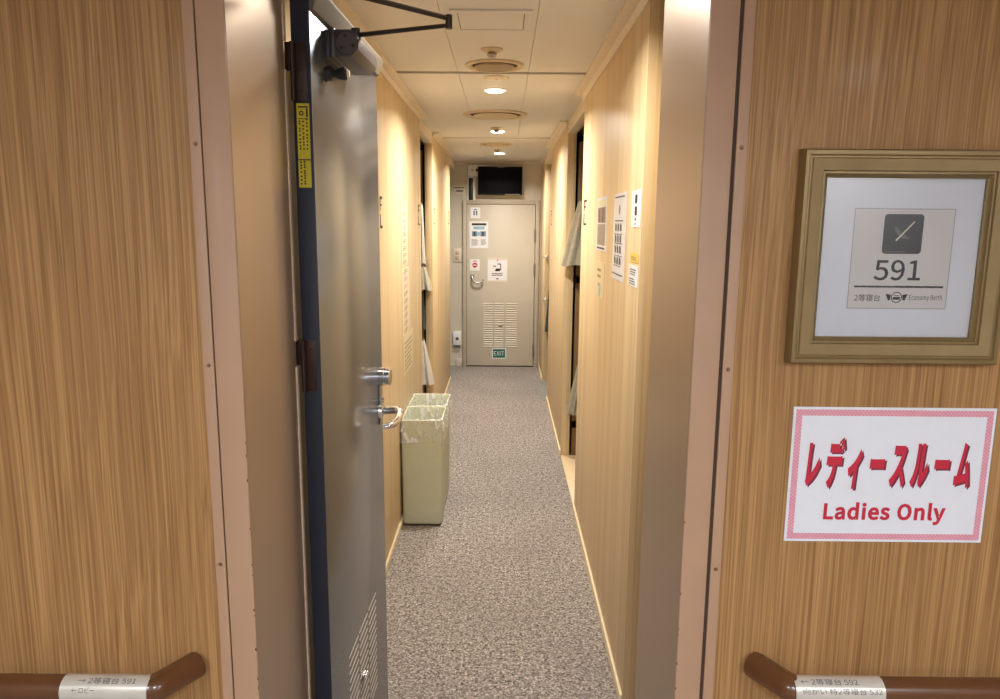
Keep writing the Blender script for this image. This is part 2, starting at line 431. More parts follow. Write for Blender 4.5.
# outer shell of the berth rooms, near-black colour paints in their unlit darkness
struct(MB().box((-1.8, 1.36, 0), (-1.7, YE+.1, CEIL)).build('wall_berth_left', 'berth_shade'), 'dim outer wall of the left berths', 'wall')
struct(MB().box((1.7, 1.36, 0), (1.8, YE+.1, CEIL)).build('wall_berth_right', 'berth_shade'), 'dim outer wall of the right berths', 'wall')
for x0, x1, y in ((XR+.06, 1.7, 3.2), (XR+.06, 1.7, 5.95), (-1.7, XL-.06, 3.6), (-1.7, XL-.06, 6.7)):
    struct(MB().box((x0, y, 0), (x1, y+.04, CEIL)).build('wall_partition', 'berth_shade'), 'partition between berths', 'wall')
struct(MB().box((-1.8, YE, 0), (1.8, YE+.1, CEIL+.03)).build('wall_end', 'end_paint'), 'beige end wall with the television and end door', 'wall')
struct(MB().box((XL, YE-.012, 0), (-.47, YE, .09), .002).build('baseboard_end', 'end_paint'), 'low skirting below the socket on the end wall', 'baseboard')
struct(MB().box((-.6, YE-.03, CEIL-.02), (.5, YE, CEIL), .004).build('trim_7', 'cornice'), 'slim trim where the end wall meets the ceiling', 'trim')
struct(MB().box((XL, 6.10, CEIL-.012), (XR, 6.16, CEIL+.002), .003).build('trim_8', 'ceiling_paint'), 'flat joint strip across the far ceiling', 'trim')

# ------------------------------------------------------------------ the open steel door
HX, HY = -.441, 1.6
DOOR_L, DOOR_H, DT = .700, 2.125, .038
door = thing('door_1', 'open brushed steel door swung into the corridor on dark hinges', 'door', (HX, HY, 0), R(-1.6), kind='structure')
MB().box((0, .003, .012), (DT, DOOR_L, DOOR_H), .002).build('leaf', 'door_steel', door)
MB().box((-.001, 0, .012), (DT+.0003, .004, DOOR_H-.001), .0008).build('edge_seal', 'navy_seal', door)
def hinge(z0, z1):
    zt = z1; zk = z0
    h = MB(); h.box((.004, -.002, zt-.116), (.030, .001, zt), .0006); p = h.build('hinge', 'hinge_bronze', door)
    MB().box((-.014, -.006, zk), (.006, -.001, zt), .001).build('knuckle_leaf', 'hinge_bronze', p)
    k = MB(); k.tube([(.002, -.006, zt-.116), (.002, -.006, zt)], .005, 12); k.build('knuckle', 'hinge_bronze', p)
    for zz in (.02, .058, .096):
        MB().lathe([(0, -.0035), (.003, -.003), (.004, -.002)], 12, (.018, 0, zt-zz), 1).build('screw', 'hinge_bronze', p)
hinge(*H1); hinge(*H2)
# top channel on the corridor face
MB().prism([(DT, DOOR_H), (DT+.022, DOOR_H), (DT+.022, DOOR_H-.006), (DT+.008, DOOR_H-.043), (DT, DOOR_H-.047)], 1, .004, DOOR_L, .0008).build('top_channel', 'channel_paint', door)
# caution label on the hinge edge
cl = MB().box((.006, -.0022, 1.722), (.0325, -.0008, 1.894)).build('caution_label', 'yellow_label', door)
cl['label'] = 'yellow caution sticker'
mark([(.006, 1.778, .0325, 1.7805)], 'navy_seal', cl, 'divider', -.0025)
rr = [(.009, 1.885, .030, 1.888), (.009, 1.862, .030, 1.8635), (.026, 1.866, .0295, 1.884)]
for zz, hh in ((1.80, .06), (1.728, .045)):
    for k in range(3 if zz > 1.79 else 2):
        xx = .010+k*.0075; z = zz
        while z < zz+hh: rr.append((xx, z, xx+.0034, z+.0036)); z += random.uniform(.0045, .009)
mark(rr, 'ink', cl, 'lettering', -.0026)
disc((.016, 1.874), .005, 'ink', cl, 'symbol', -.0026, .0026, 16)
# lock, handle
lk = MB().lathe([(0, .036), (.024, .036), (.0275, .033), (.0275, .018), (.029, .016), (.029, 0), (0, 0)], 28, (DT, .658, 1.174), 0).build('lock_cylinder', 'chrome', door)
MB().box((DT, .646, 1.02), (DT+.003, .674, 1.19), .001).build('escutcheon', 'dull_metal', door)
hl = MB().lathe([(0, .016), (.012, .015), (.023, .010), (.025, 0), (0, 0)], 28, (DT, .655, 1.064), 0).build('door_handle', 'chrome', door)
MB().tube([(DT, .655, 1.064), (DT+.035, .655, 1.066), (DT+.056, .650, 1.068), (DT+.068, .630, 1.066), (DT+.070, .600, 1.060), (DT+.068, .565, 1.054), (DT+.060, .545, 1.050), (DT+.046, .535, 1.048), (DT+.034, .533, 1.047)],
          [.012, .012, .0125, .012, .0115, .011, .010, .009, .007], 16).build('lever', 'chrome', hl)
MB().tube([(DT+.001, .655, 1.098), (DT+.012, .655, 1.098)], .009, 14).build('thumb_turn', 'chrome', door)
# louvred vent near the floor
vent = MB()
VZ0, VSTEP, VN = .205, .0236, 14
for (ya, yb) in ((.175, .283), (.297, .405), (.419, .527)):
    for k in range(VN):
        z = VZ0+k*VSTEP
        vent.prism([(DT-.001, z), (DT+.0016, z+.0006), (DT+.0016, z+.0020), (DT-.001, z+.0030)], 1, ya, yb)
vp = vent.build('louvre_vent', 'slot_edge', door, smooth=False)
MB().lathe([(0, .012), (.008, .011), (.011, .006), (.011, 0)], 18, (DT, .335, .362), 0).build('vent_latch', 'chrome', door)
MB().box((DT+.004, .318, .358), (DT+.012, .356, .367), .002).build('latch_tab', 'chrome', door)
# overhead closer
CZ = 2.04
cb_ = MB(); cy = .12
oct_ = []
xa, xb, za, zb, k = DT+.016, DT+.074, CZ-.028, CZ+.030, .016
oct_ = [(xa, za), (xb-k, za), (xb, za+k), (xb, zb-k), (xb-k, zb), (xa, zb)]
cb_.prism(oct_, 1, cy, cy+.21, .001)
clo = cb_.build('door_closer', 'closer_grey', door)
MB().box((DT, cy+.002, za), (DT+.010, cy+.215, zb), .001).build('mount_plate', 'closer_grey', clo)
MB().box((DT+.010, cy-.002, za-.001), (DT+.014, cy+.2, zb+.001)).build('mount_gap', 'rubber', clo)
MB().box((DT+.0145, cy-.004, za-.002), (DT+.0225, cy+.2, zb+.003), .001).build('mount_flange', 'closer_grey', clo)
MB().lathe([(0, -.003), (.023, -.003), (.0245, -.0015), (.0245, .001)], 32, (DT+.049, cy, CZ+.001), 1).build('end_cap', 'closer_grey', clo)
MB().lathe([(.0245, -.0018), (.0258, -.0016), (.0258, .001)], 32, (DT+.049, cy, CZ+.001), 1).build('cap_ring', 'rubber', clo)
for a in (100, 220, 340):
    MB().lathe([(0, -.0052), (.0035, -.005), (.004, -.003)], 12, (DT+.049+.015*math.cos(R(a)), cy, CZ+.001+.015*math.sin(R(a))), 1).build('screw', 'rubber', clo)
# arm: spindle -> elbow -> frame head
inv = (Matrix.Translation((HX, HY, 0)) @ Matrix.Rotation(R(-1.6), 4, 'Z')).inverted()
E1 = inv @ Vector((-.122, 1.687, 2.078)); S1 = Vector((DT+.055, cy+.07, 2.07)); F1 = inv @ Vector((-.300, 1.575, 2.10))
MB().tube([S1-Vector((0, 0, .02)), S1+Vector((0, 0, .018))], .012, 16).build('spindle', 'arm_bronze', clo)
MB().tube([S1+Vector((0, 0, .004)), E1-Vector((0, 0, .006))], [.0055, .0045], 10).build('closer_arm', 'arm_bronze', clo)
MB().tube([E1+Vector((0, 0, .008)), F1], [.0075, .0085], 4, True, .7).build('closer_forearm', 'arm_bronze', clo)
MB().tube([E1-Vector((0, 0, .013)), E1+Vector((0, 0, .015))], .0075, 14).build('elbow_joint', 'arm_bronze', clo)
MB().box(F1-Vector((.03, .012, .0)), F1+Vector((.03, .012, .006))).build('head_bracket', 'arm_bronze', clo)
# rubber bumper below the closer
bp = MB().lathe([(0, .046), (.011, .045), (.0145, .040), (.0135, .028), (.0085, .020), (.0085, .013), (.016, .010), (.016, 0)], 24, (DT, .135, 1.979), 0).build('door_bumper', 'rubber', door)
MB().lathe([(0, .0515), (.007, .050), (.010, .0455)], 18, (DT, .135, 1.979), 0).build('bumper_tip', 'white_plastic', bp)

# ------------------------------------------------------------------ framed room number
FX0, FX1, FZ0, FZ1 = .4895, .845, 1.418, 1.775
fx, fz = (FX0+FX1)/2, (FZ0+FZ1)/2
pf = thing('picture_frame', 'gold wooden picture frame holding the white mat with room number', 'picture frame', (fx, YN, fz))
hw, hh = (FX1-FX0)/2, (FZ1-FZ0)/2
prof = [(0, 0), (0, -.020), (.003, -.026), (.009, -.026), (.0115, -.0225), (.014, -.0225), (.016, -.0245), (.034, -.0215), (.036, -.0185), (.039, -.0185), (.0405, -.016), (.0455, -.012), (.0455, 0)]
b = MB(); rings = []
for d, y in prof: rings.append([b.bm.verts.new(p) for p in ((-hw+d, y, -hh+d), (hw-d, y, -hh+d), (hw-d, y, hh-d), (-hw+d, y, hh-d))])
for A, B in zip(rings, rings[1:]):
    for k in range(4): b.bm.faces.new((A[k], A[(k+1) % 4], B[(k+1) % 4], B[k]))
mo = b.build('moulding', 'gold_frame', pf)
mb_ = MB().box((-hw+.044, -.006, -hh+.044), (hw-.044, -.002, hh-.044)).build('mat_board', 'mat_board', pf)
MB().box((-hw+.045, -.0115, -hh+.045), (hw-.045, -.0095, hh-.045)).build('glass_pane', 'glass', pf)
cx, cz = .6715-fx, 1.596-fz; cw, ch = .083, .083
cd_ = MB().box((cx-cw, -.0064, cz-ch), (cx+cw, -.0055, cz+ch)).build('number_card', 'card', pf)
mark([(cx-cw-.0012, cz-ch-.0012, cx+cw+.0012, cz-ch), (cx-cw-.0012, cz+ch, cx+cw+.0012, cz+ch+.0012), (cx-cw-.0012, cz-ch, cx-cw, cz+ch), (cx+cw, cz-ch, cx+cw+.0012, cz+ch)], 'card_edge', cd_, 'card_edge', -.0066)
# logo: rounded dark square with a dragonfly-like mark
b = MB(); lx, lz, ls, lr = cx-.0005, cz+.042, .033, .006
pts = [(lx+sx*(ls-lr)+lr*math.cos(R(a)), lz+sz*(ls-lr)+lr*math.sin(R(a))) for sx, sz, a0 in ((1, 1, 0), (-1, 1, 90), (-1, -1, 180), (1, -1, 270)) for a in range(a0, a0+91, 15)]
b.bm.faces.new([b.bm.verts.new((x, -.0068, z)) for x, z in pts]); lg = b.build('logo', 'logo_navy', cd_, smooth=False)
def strip(p, q, w0, w1, mat, par, nm, y):
    p, q = Vector((p[0], 0, p[1])), Vector((q[0], 0, q[1])); d = (q-p).normalized(); nrm = Vector((-d.z, 0, d.x))
    b = MB(); b.quad(*[(v.x, y, v.z) for v in (p-nrm*w0, q-nrm*w1, q+nrm*w1, p+nrm*w0)]); return b.build(nm, mat, par, smooth=False)
strip((lx-.011, lz-.011), (lx+.018, lz+.021), .0016, .0009, 'white_plastic', lg, 'insignia', -.0071)
b = MB()
for pts in (((-.006, -.004), (-.015, .006), (-.013, .014), (-.003, .003)), ((-.004, -.006), (.004, -.009), (.013, -.007), (.002, .0))):
    b.bm.faces.new([b.bm.verts.new((lx+x, -.0070, lz+z)) for x, z in pts])
b.build('insignia_wings', 'ink_grey', lg, smooth=False)
mark([(lx-.031, lz-.0305, lx+.006, lz-.0285)], 'ink_grey', lg, 'small_print', -.0071)
text('591', (cx-.0435, cz-.036, cx+.0355, cz-.001), 'ink', cd_, -.0068, 'lettering', bold=.004)
b = MB(); xx = cx-.075
while xx < cx+.075:
    b.quad((xx, -.0068, cz-.048+random.uniform(0, .0008)), (xx+.0042, -.0068, cz-.0485), (xx+.0046, -.0068, cz-.0445), (xx+.0004, -.0068, cz-.045-random.uniform(0, .0008))); xx += .0042
b.build('rope_line', 'ink', cd_, smooth=False)
text('2等寝台', (cx-.0725, cz-.0715, cx-.0285, cz-.0595), 'ink', cd_, -.0068, 'lettering')
text('Economy Berth', (cx+.0205, cz-.0715, cx+.0765, cz-.0595), 'ink', cd_, -.0068, 'lettering')
# winged ring emblem
ex, ez = cx-.001, cz-.0645
disc((ex, ez), .0094, 'ink', cd_, 'emblem', -.0068, .0078)
mark([(ex-.006, ez-.004, ex+.006, ez+.0006), (ex-.0045, ez+.0022, ex+.0045, ez+.0034)], 'ink', cd_, 'emblem', -.0068)
b = MB()
for s in (-1, 1):
    b.bm.faces.new([b.bm.verts.new((ex+s*x, -.0068, ez+z)) for x, z in ((.0098, .0045), (.019, .0058), (.014, -.0055), (.0105, -.0045))])
b.build('emblem', 'ink', cd_, smooth=False)

# ------------------------------------------------------------------ pink bordered notice
nt = thing('paper_notice', 'laminated white notice with pink dotted border reading Ladies Only', 'notice', (.6915, YN, 1.212))
W2, H2_ = .178, .125
sh = MB().box((-W2, -.0022, -H2_), (W2, -.0004, H2_)).build('sheet', 'laminated', nt)
def ring(o, i, mat, nm, y): return mark([(-W2+o, -H2_+o, W2-o, -H2_+i), (-W2+o, H2_-i, W2-o, H2_-o), (-W2+o, -H2_+i, -W2+i, H2_-i), (W2-i, -H2_+i, W2-o, H2_-i)], mat, sh, nm, y)
bd = []
step = .0032
def dots(x0, z0, x1, z1):
    n = max(1, int((x1-x0)/step)); m_ = max(1, int((z1-z0)/step))
    for i in range(n):
        for j in range(m_):
            if (i+j) % 2 == 0:
                x = x0+i*(x1-x0)/n; z = z0+j*(z1-z0)/m_; bd.append((x, z, x+(x1-x0)/n, z+(z1-z0)/m_))
o_, i_ = .0045, .0155
dots(-W2+o_, -H2_+o_, W2-o_, -H2_+i_); dots(-W2+o_, H2_-i_, W2-o_, H2_-o_); dots(-W2+o_, -H2_+i_, -W2+i_, H2_-i_); dots(W2-i_, -H2_+i_, W2-o_, H2_-i_)
simple('pale_pink', rgb(236, 178, 190), .5)
ring(.0045, .0155, 'pale_pink', 'border', -.0024)
mark(bd, 'pink_ink', sh, 'border', -.0026)
kb = (-.149, -.025, .143, .071)
text('レディースルーム', (kb[0]+.0035, kb[1]-.003, kb[2]+.0035, kb[3]-.003), 'dark_red_ink', sh, -.0026, 'lettering', shear=.16, bold=.017, space=1.22)
text('レディースルーム', kb, 'red_ink', sh, -.0029, 'lettering', shear=.16, bold=.017, space=1.22)
text('Ladies Only', (-.111, -.092, .108, -.050), 'red_ink', sh, -.0028, 'lettering', bold=.014, space=1.04)

# ------------------------------------------------------------------ handrails
RY, RZ, RR_ = 1.185, .829, .0225
def handrail(sgn, xend, lab, lx0, lx1, rows, RZ=RZ):
    t = thing('handrail', lab, 'handrail', (xend, YN, RZ), group=None); o = (xend, YN, RZ)
    path = [(sgn*2.6, RY, RZ)]
    x = xend+sgn*.035; path.append((x+sgn*.06, RY, RZ))
    for a in range(0, 56, 11):
        path.append((x-sgn*.022*math.sin(R(a)), RY+.022*(1-math.cos(R(a))), RZ))
    path.append((x-sgn*.056, YN-.001, RZ))
    MB().tube(path[:2], RR_, 28).build('rail', 'handrail_wood', t, o)
    MB().tube(path[1:], [RR_]*2+[RR_*1.03, RR_*1.08, RR_*1.1, RR_*1.1, RR_*1.1, RR_*1.1], 28, True).build('end_return', 'handrail_wood', t, o)
    for bx in (sgn*1.3,):
        MB().tube([(bx, YN, RZ-.04), (bx, YN-.05, RZ-.045), (bx, RY, RZ-.02)], .008, 12).build('bracket', 'bracket_metal', t, o)
    lp = MB().tube([(lx0, RY, RZ), (lx1, RY, RZ)], RR_+.0008, 32).build('label_plate', 'rail_label', t, o); lp['label'] = 'silver label wrapped round the rail'
    for (s, u0, u1, a0, a1) in rows:
        tx = text(s, (u0, 0, u1, 1), 'ink_grey', lp, 0)
        for v in tx.data.vertices:
            a = R(a0+(a1-a0)*v.co.z); rad = RR_+.0014
            v.co = (v.co.x-o[0], RY-rad*math.cos(a)-o[1], rad*math.sin(a))
    return t
A = at(58, 685, 1, 1.163); B = at(146, 685, 1, 1.165)
handrail(-1, -.590, 'brown handrail on the oak wall beside the door hinges', A.x, B.x, [('→ 2等寝台 591', A.x+.028, B.x-.022, 50, 78), ('← ロビー', A.x+.022, A.x+.062, 13, 36)])
A = at(797, 690, 1, 1.163); B = at(886, 690, 1, 1.165)
handrail(1, .496, 'brown handrail below the pink bordered notice', A.x, B.x, [('← 2等寝台 592', A.x+.010, B.x-.045, 50, 78), ('向かい 特2等寝台 532', A.x+.012, B.x-.006, 13, 38)], RZ+.012)

# ------------------------------------------------------------------ bins
def bin_at(y0, lab):
    x0, x1, y1, zt = -.545, -.322, y0+.305, .605
    t = thing('trash_bin', lab, 'bin', ((x0+x1)/2, y0, 0), group='slim bins along the corridor wall')
    o = ((x0+x1)/2, y0, 0)
    def loop(ins, z, r=.018, n=5):
        out = []
        for cx, cy, a0 in ((x1-ins-r, y1-ins-r, 0), (x0+ins+r, y1-ins-r, 90), (x0+ins+r, y0+ins+r, 180), (x1-ins-r, y0+ins+r, 270)):
            for k in range(n): a = R(a0+90*k/(n-1)); out.append(Vector((cx+r*math.cos(a), cy+r*math.sin(a), z)))
        return out
    def loft(loops, b, cap=True):
        rings = [[b.bm.verts.new(p) for p in L] for L in loops]
        for A, B in zip(rings, rings[1:]):
            for k in range(len(A)): b.bm.faces.new((A[k], A[(k+1) % len(A)], B[(k+1) % len(B)], B[k]))
        if cap: b.bm.faces.new(rings[0][::-1])
        return rings
    b = MB(); r = loft([loop(.008, .014), loop(.005, .02), loop(.0, zt-.012), loop(-.001, zt-.004), loop(.002, zt), loop(.006, zt-.003), loop(.008, zt-.02), loop(.014, .03)], b); b.bm.faces.new(r[-1])
    b.build('bucket', 'bin_plastic', t, o)
    MB().box((x0+.012, y0+.012, 0), (x1-.012, y1-.012, .016), .003).build('foot', 'bin_base', t, o)
    # bag liner: from inside, over the rim, skirt hanging outside
    b = MB(); loops = []
    spec = [(.020, zt-.20, .012), (.014, zt-.10, .010), (.011, zt-.03, .004), (.004, zt+.004, .0015), (-.004, zt+.001, .001), (-.007, zt-.035, .004), (-.009, zt-.08, .006), (-.008, zt-.112, .006), (-.010, zt-.125, .003)]
    big = 18
    for ins, z, am in spec:
        L = loop(ins, z, .02, big); out = []
        for k, p in enumerate(L):
            nz = noise.noise(Vector((p.x*38, p.y*38, z*24+y0*5))); n2 = noise.noise(Vector((p.x*70+9, p.y*70, z*40)))
            d = Vector((p.x-o[0], p.y-(y0+y1)/2, 0)).normalized()
            bulge = .018*max(0, math.sin((zt-z)*PI/.13)) if (z < zt and ins < 0 and p.x > x1-.02) else 0
            q = p + d*(am*(nz+.4*n2)+bulge) + Vector((0, 0, am*1.5*n2))
            q.x = max(q.x, XL+.0015)
            q.y = min(max(q.y, y0-.006), y1+.003)
            out.append(q)
        loops.append(out)
    loft(loops, b, False); b.build('bin_liner', 'bag', t, o)
    return t
bin_at(3.825, 'pale green slim bin with clear bag, nearer of the pair')
bin_at(4.143, 'pale green slim bin with clear bag, farther of the pair')

# ------------------------------------------------------------------ ceiling fittings
ah = thing('access_hatch', 'cream rectangular access hatch in the ceiling by the closer arm', 'hatch', (-.047, 2.645, CEIL))
b = MB(); hw_, hd_ = .135, .128
for x0, x1, y0, y1 in ((-hw_, hw_, -hd_, -hd_+.028), (-hw_, hw_, hd_-.02, hd_), (-hw_, -hw_+.024, -hd_+.028, hd_-.02), (hw_-.024, hw_, -hd_+.028, hd_-.02)): b.box((x0, y0, -.006), (x1, y1, 0), .001)
b.build('hatch_frame', 'ceiling_paint', ah)
MB().box((-hw_+.0265, -hd_+.0305, -.005), (hw_-.0265, hd_-.0225, 0), .0008).build('hatch_cover', 'ceiling_paint', ah)
MB().box((-hw_+.02, -hd_+.02, -.001), (hw_-.02, hd_-.015, 0)).build('hatch_gap', 'seam_dark', ah)
def vent_round(x, y, r, lab, n_rings):
    t = thing('ceiling_vent', lab, 'air vent', (x, y, CEIL), group='round ceiling air vents')
    MB().lathe([(r, 0), (r, -.004), (r*.96, -.009), (r*.86, -.010), (r*.80, -.004), (r*.78, 0)], 56).build('outer_ring', 'vent_beige', t)
    MB().lathe([(r*.79, -.001), (r*.50, -.001)], 48).build('slot', 'seam_dark', t)
    MB().lathe([(r*.66, -.003), (r*.68, -.010), (r*.62, -.016), (r*.2, -.018), (0, -.018)], 56).build('core_disc', 'vent_core' if n_rings == 1 else 'vent_beige', t)
    return t
vent_round(-.045, 3.365, .128, 'round ceiling vent between the hatch and the first lamp', 1)
vent_round(-.057, 4.84, .205, 'largest round ceiling vent, past the first lamp', 2)
vent_round(-.07, 6.60, .14, 'small round ceiling vent near the end wall', 2)
for i, (x, y) in enumerate(((-.052, 3.07), (-.056, 5.50), (-.07, 7.05))):
    t = thing('sprinkler', ('sprinkler head between the hatch and the nearest vent', 'sprinkler head hanging in front of the second lamp', 'sprinkler head past the farthest vent')[i], 'sprinkler', (x, y, CEIL), group='ceiling sprinklers')
    MB().lathe([(.044, 0), (.043, -.004), (.036, -.010), (.016, -.013), (.012, -.006)], 36).build('escutcheon', 'vent_beige', t)
    MB().lathe([(.010, -.002), (.010, -.012), (.018, -.016), (.020, -.022), (.014, -.031), (0, -.033)], 24).build('head', 'dull_metal', t)
for i, (x, y) in enumerate(CORRIDOR_LAMPS):
    t = thing('downlight', ('lit ceiling downlight above the open door', 'nearest lit ceiling downlight in view of the corridor', 'second lit ceiling downlight, behind a sprinkler', 'farthest lit ceiling downlight near the television')[i], 'ceiling light', (x, y, CEIL), group='corridor downlights')
    MB().lathe([(.062, 0), (.062, -.003), (.057, -.005), (.053, -.003)], 40).build('trim_ring', 'white_plastic', t)
    MB().lathe([(.0535, -.0028), (.04, -.0105), (0, -.0125)], 40).build('lens', 'lamp_lens', t)
for i, (x, y) in enumerate(HALL_LAMPS):
    t = thing('downlight', ('lit downlight over the oak wall by the hinges', 'lit downlight over the framed room number', 'lit downlight in front of the doorway')[i], 'ceiling light', (x, y, CEIL), group='passage downlights')
    MB().lathe([(.095, 0), (.095, -.003), (.088, -.006), (.083, -.003)], 40).build('trim_ring', 'white_plastic', t)
    MB().lathe([(.0835, -.0028), (.06, -.0105), (0, -.0125)], 40).build('lens', 'hall_lens', t)
t = thing('cover_plate', 'small flat white disc on the ceiling just past the cross joint', 'cover plate', (-.04, 3.645, CEIL))
MB().lathe([(.06, 0), (.06, -.004), (.055, -.007), (0, -.008)], 36).build('plate', 'white_plastic', t)
MB().lathe([(0, -.0105), (.003, -.010), (.004, -.008)], 12).build('screw', 'dull_metal', t)

# ------------------------------------------------------------------ end wall, door and its fittings
t = thing('trim_9', 'narrow beige steel frame round the end door', 'door frame', (-.03, YE, 0), kind='structure'); o = (-.03, YE, 0)
DX0, DX1, DZ1 = -.418, .362, 1.862
for a, b_, nm in (((DX0-.045, 0), (DX0, DZ1+.045), 'post'), ((DX1, 0), (DX1+.045, DZ1+.045), 'post'), ((DX0, DZ1), (DX1, DZ1+.045), 'head')):
    MB().box((a[0], YE-.03, a[1]), (b_[0], YE, b_[1]), .004).build(nm, 'post_paint', t, o)
d2 = thing('door_2', 'closed beige end door with a louvred lower panel and EXIT sign', 'door', (DX0, YE, 0), kind='structure'); o = (DX0, YE, 0)
MB().box((DX0+.004, YE-.020, .014), (DX1-.006, YE, DZ1-.004), .003).build('leaf', 'end_door_paint', d2, o)
MB().box((DX0, YE-.008, .0), (DX1, YE-.0005, DZ1)).build('shadow_gap', 'seam_dark', d2, o)
b = MB()
for xa, xb in ((-.222, -.112), (-.095, .012), (.036, .168)):
    for k in range(20):
        z = .235+k*.0262; b.prism([(YE-.0195, z), (YE-.027, z+.002), (YE-.027, z+.005), (YE-.0195, z+.014)], 0, xa, xb)
b.build('louvre_vent', 'end_door_paint', d2, o, smooth=False)
MB().box((-.045, YE-.034, .478), (.0, YE-.019, .500), .004).build('vent_latch', 'dull_metal', d2, o)
hl2 = MB().lathe([(0, -.012), (.022, -.010), (.027, 0)], 24, (-.352, YE-.020, 1.05), 1).build('door_handle', 'dull_metal', d2, o)
lv = MB().tube([(-.352, YE-.02, 1.05), (-.352, YE-.06, 1.045), (-.345, YE-.072, 1.02), (-.325, YE-.075, .990), (-.28, YE-.075, .982), (-.245, YE-.072, .992), (-.222, YE-.062, 1.02)], .0105, 14).build('lever', 'dull_metal', hl2); lv.location = (0, 0, 0)
for v in lv.data.vertices: v.co = v.co-Vector(o)
for z in (1.52, 1.13, .20):
    MB().tube([(DX1-.004, YE-.034, z-.07), (DX1-.004, YE-.034, z+.07)], .011, 14).build('hinge', 'dull_metal', d2, o)
# signs on the end door
YD = YE-.0195
def notice(name, lab, cat, loc, rot, w, h, mat='paper', group=None, th=.0012):
    t = thing(name, lab, cat, loc, rot, group)
    s = MB().box((-w/2, -th, -h/2), (w/2, 0, h/2)).build('sheet', mat, t); return t, s
def endsign(x0, z0, x1, z1, lab, cat='notice', mat='paper', y=YD, name='door_notice'):
    return notice(name, lab, cat, ((x0+x1)/2, y, (z0+z1)/2), 0, x1-x0, z1-z0, mat)+((x1-x0)/2, (z1-z0)/2)
t, s, a, h = endsign(-.375, 1.705, -.262, 1.826, 'small white notice at the top corner of the end door')
mark([(-a*.38, -h*.45, -a*.1, h*.4), (a*.1, -h*.45, a*.4, h*.4)], 'blue_grey_print', s, 'print')
mark([(-a*.3, h*.55, a*.3, h*.7)], 'ink_grey', s, 'print')
t, s, a, h = endsign(-.382, 1.372, -.172, 1.672, 'large white notice with blue pictures on the end door')
mark([(-a*.78, h*.70, a*.8, h*.86)], 'ink', s, 'title'); mark([(-a*.6, h*.40, a*.6, h*.62)], 'cyan_print', s, 'print')
mark([(-a*.75, -h*.12, -a*.2, h*.26), (a*.15, -h*.12, a*.75, h*.26)], 'blue_grey_print', s, 'picture'); mark([(-a*.18, -h*.08, a*.12, h*.22)], 'cyan_print', s, 'picture')
mark([(-a*.55, -h*.1, -a*.4, h*.2), (a*.35, -h*.1, a*.5, h*.2)], 'ink', s, 'lettering', -.0022)
mark(lines(-a*.8, a*.0, -h*.8, -h*.3, 6), 'ink_grey', s, 'print'); mark(lines(a*.2, a*.8, -h*.75, -h*.3, 6), 'ink_grey', s, 'print')
t, s, a, h = endsign(-.378, 1.118, -.266, 1.246, 'small white sign with a red ring above the end door handle')
disc((0, -h*.05), a*.52, 'red_ink', s, 'symbol'); mark([(-a*.32, -h*.14, a*.32, h*.04)], 'paper', s, 'symbol', -.0022)
mark([(-a*.4, h*.62, a*.4, h*.74)], 'red_ink', s, 'print')
t, s, a, h = endsign(-.176, .99, .047, 1.262, 'white pictogram notice taped to the middle of the end door')
MB().quad((-a*.28, -.0018, -h*.1), (a*.22, -.0018, -h*.1), (a*.30, -.0018, h*.12), (-a*.15, -.0018, h*.12)).build('pictogram', 'ink', s, smooth=False)
mark([(a*.28, -h*.02, a*.36, h*.52), (-a*.0, h*.46, a*.3, h*.54)], 'ink', s, 'pictogram'); mark([(-a*.45, h*.28, -a*.15, h*.36)], 'ink_grey', s, 'pictogram')
disc((0, h*.80), .008, 'red_ink', s, 'symbol')
mark(lines(-a*.55, a*.55, -h*.48, -h*.2, 2, .6, .05)+[(-a*.12, -h*.78, a*.12, -h*.68)], 'ink_grey', s, 'print')
for z in (h*.93, -h*.93): MB().box((-a*1.03, -.0022, z-.008), (a*1.03, -.0012, z+.008)).build('tape', 'white_plastic', t)
t, s, a, h = endsign(-.122, .096, .044, .220, 'green EXIT sign low on the end door', 'sign', 'paper', YD-.001, 'exit_sign')
mark([(-a*.86, -h*.82, a*.86, h*.82)], 'exit_green', s, 'panel', -.0018); text('EXIT', (-a*.72, -h*.38, a*.72, h*.42), 'paper', s, -.0024)
# wall fittings
tv = thing('television', 'black flat television hung above the end door', 'television', (-.045, YE, 2.115))
MB().box((-.245, -.115, -.155), (.250, -.075, .155), .006).build('bezel', 'tv_bezel', tv)
MB().box((-.236, -.1165, -.140), (.241, -.1145, .146)).build('screen', 'tv_black', tv)
MB().box((-.10, -.075, -.09), (.10, -.04, .09), .006).build('rear_housing', 'tv_bezel', tv)
MB().box((-.06, -.045, -.06), (.06, 0, .06), .003).build('wall_bracket', 'dull_metal', tv)
MB().box((.06, -.117, -.150), (.225, -.1155, -.143)).build('label_strip', 'photo_grey', tv)
MB().box((-.03, -.117, .1475), (.05, -.1155, .152)).build('top_strip', 'dull_metal', tv)
t = thing('junction_box', 'white wall box partly behind the television', 'wall box', (-.30, YE, 2.235))
MB().box((-.105, -.03, -.065), (.11, 0, .055), .004).build('housing', 'paper', t)
MB().lathe([(0, -.037), (.014, -.036), (.017, -.029)], 20, (-.0, 0, 0), 1).build('black_socket', 'tv_bezel', t)
MB().lathe([(0, -.034), (.010, -.033), (.012, -.029)], 20, (-.055, 0, 0), 1).build('grey_socket', 'dull_metal', t)
t = thing('wall_indicator', 'tall dark display strip in a white surround beside the television', 'display', (-.368, YE, 2.03))
MB().box((-.042, -.016, -.14), (.046, 0, .14), .004).build('surround', 'paper', t)
MB().box((-.026, -.019, -.125), (.024, -.015, .12), .002).build('display', 'dark_panel', t)
t, s, a, h = endsign(-.572, 1.972, -.436, 2.072, 'small lettered plate on the end wall above the switch', 'sign', 'white_plastic', YE-.0005, 'wall_plate')
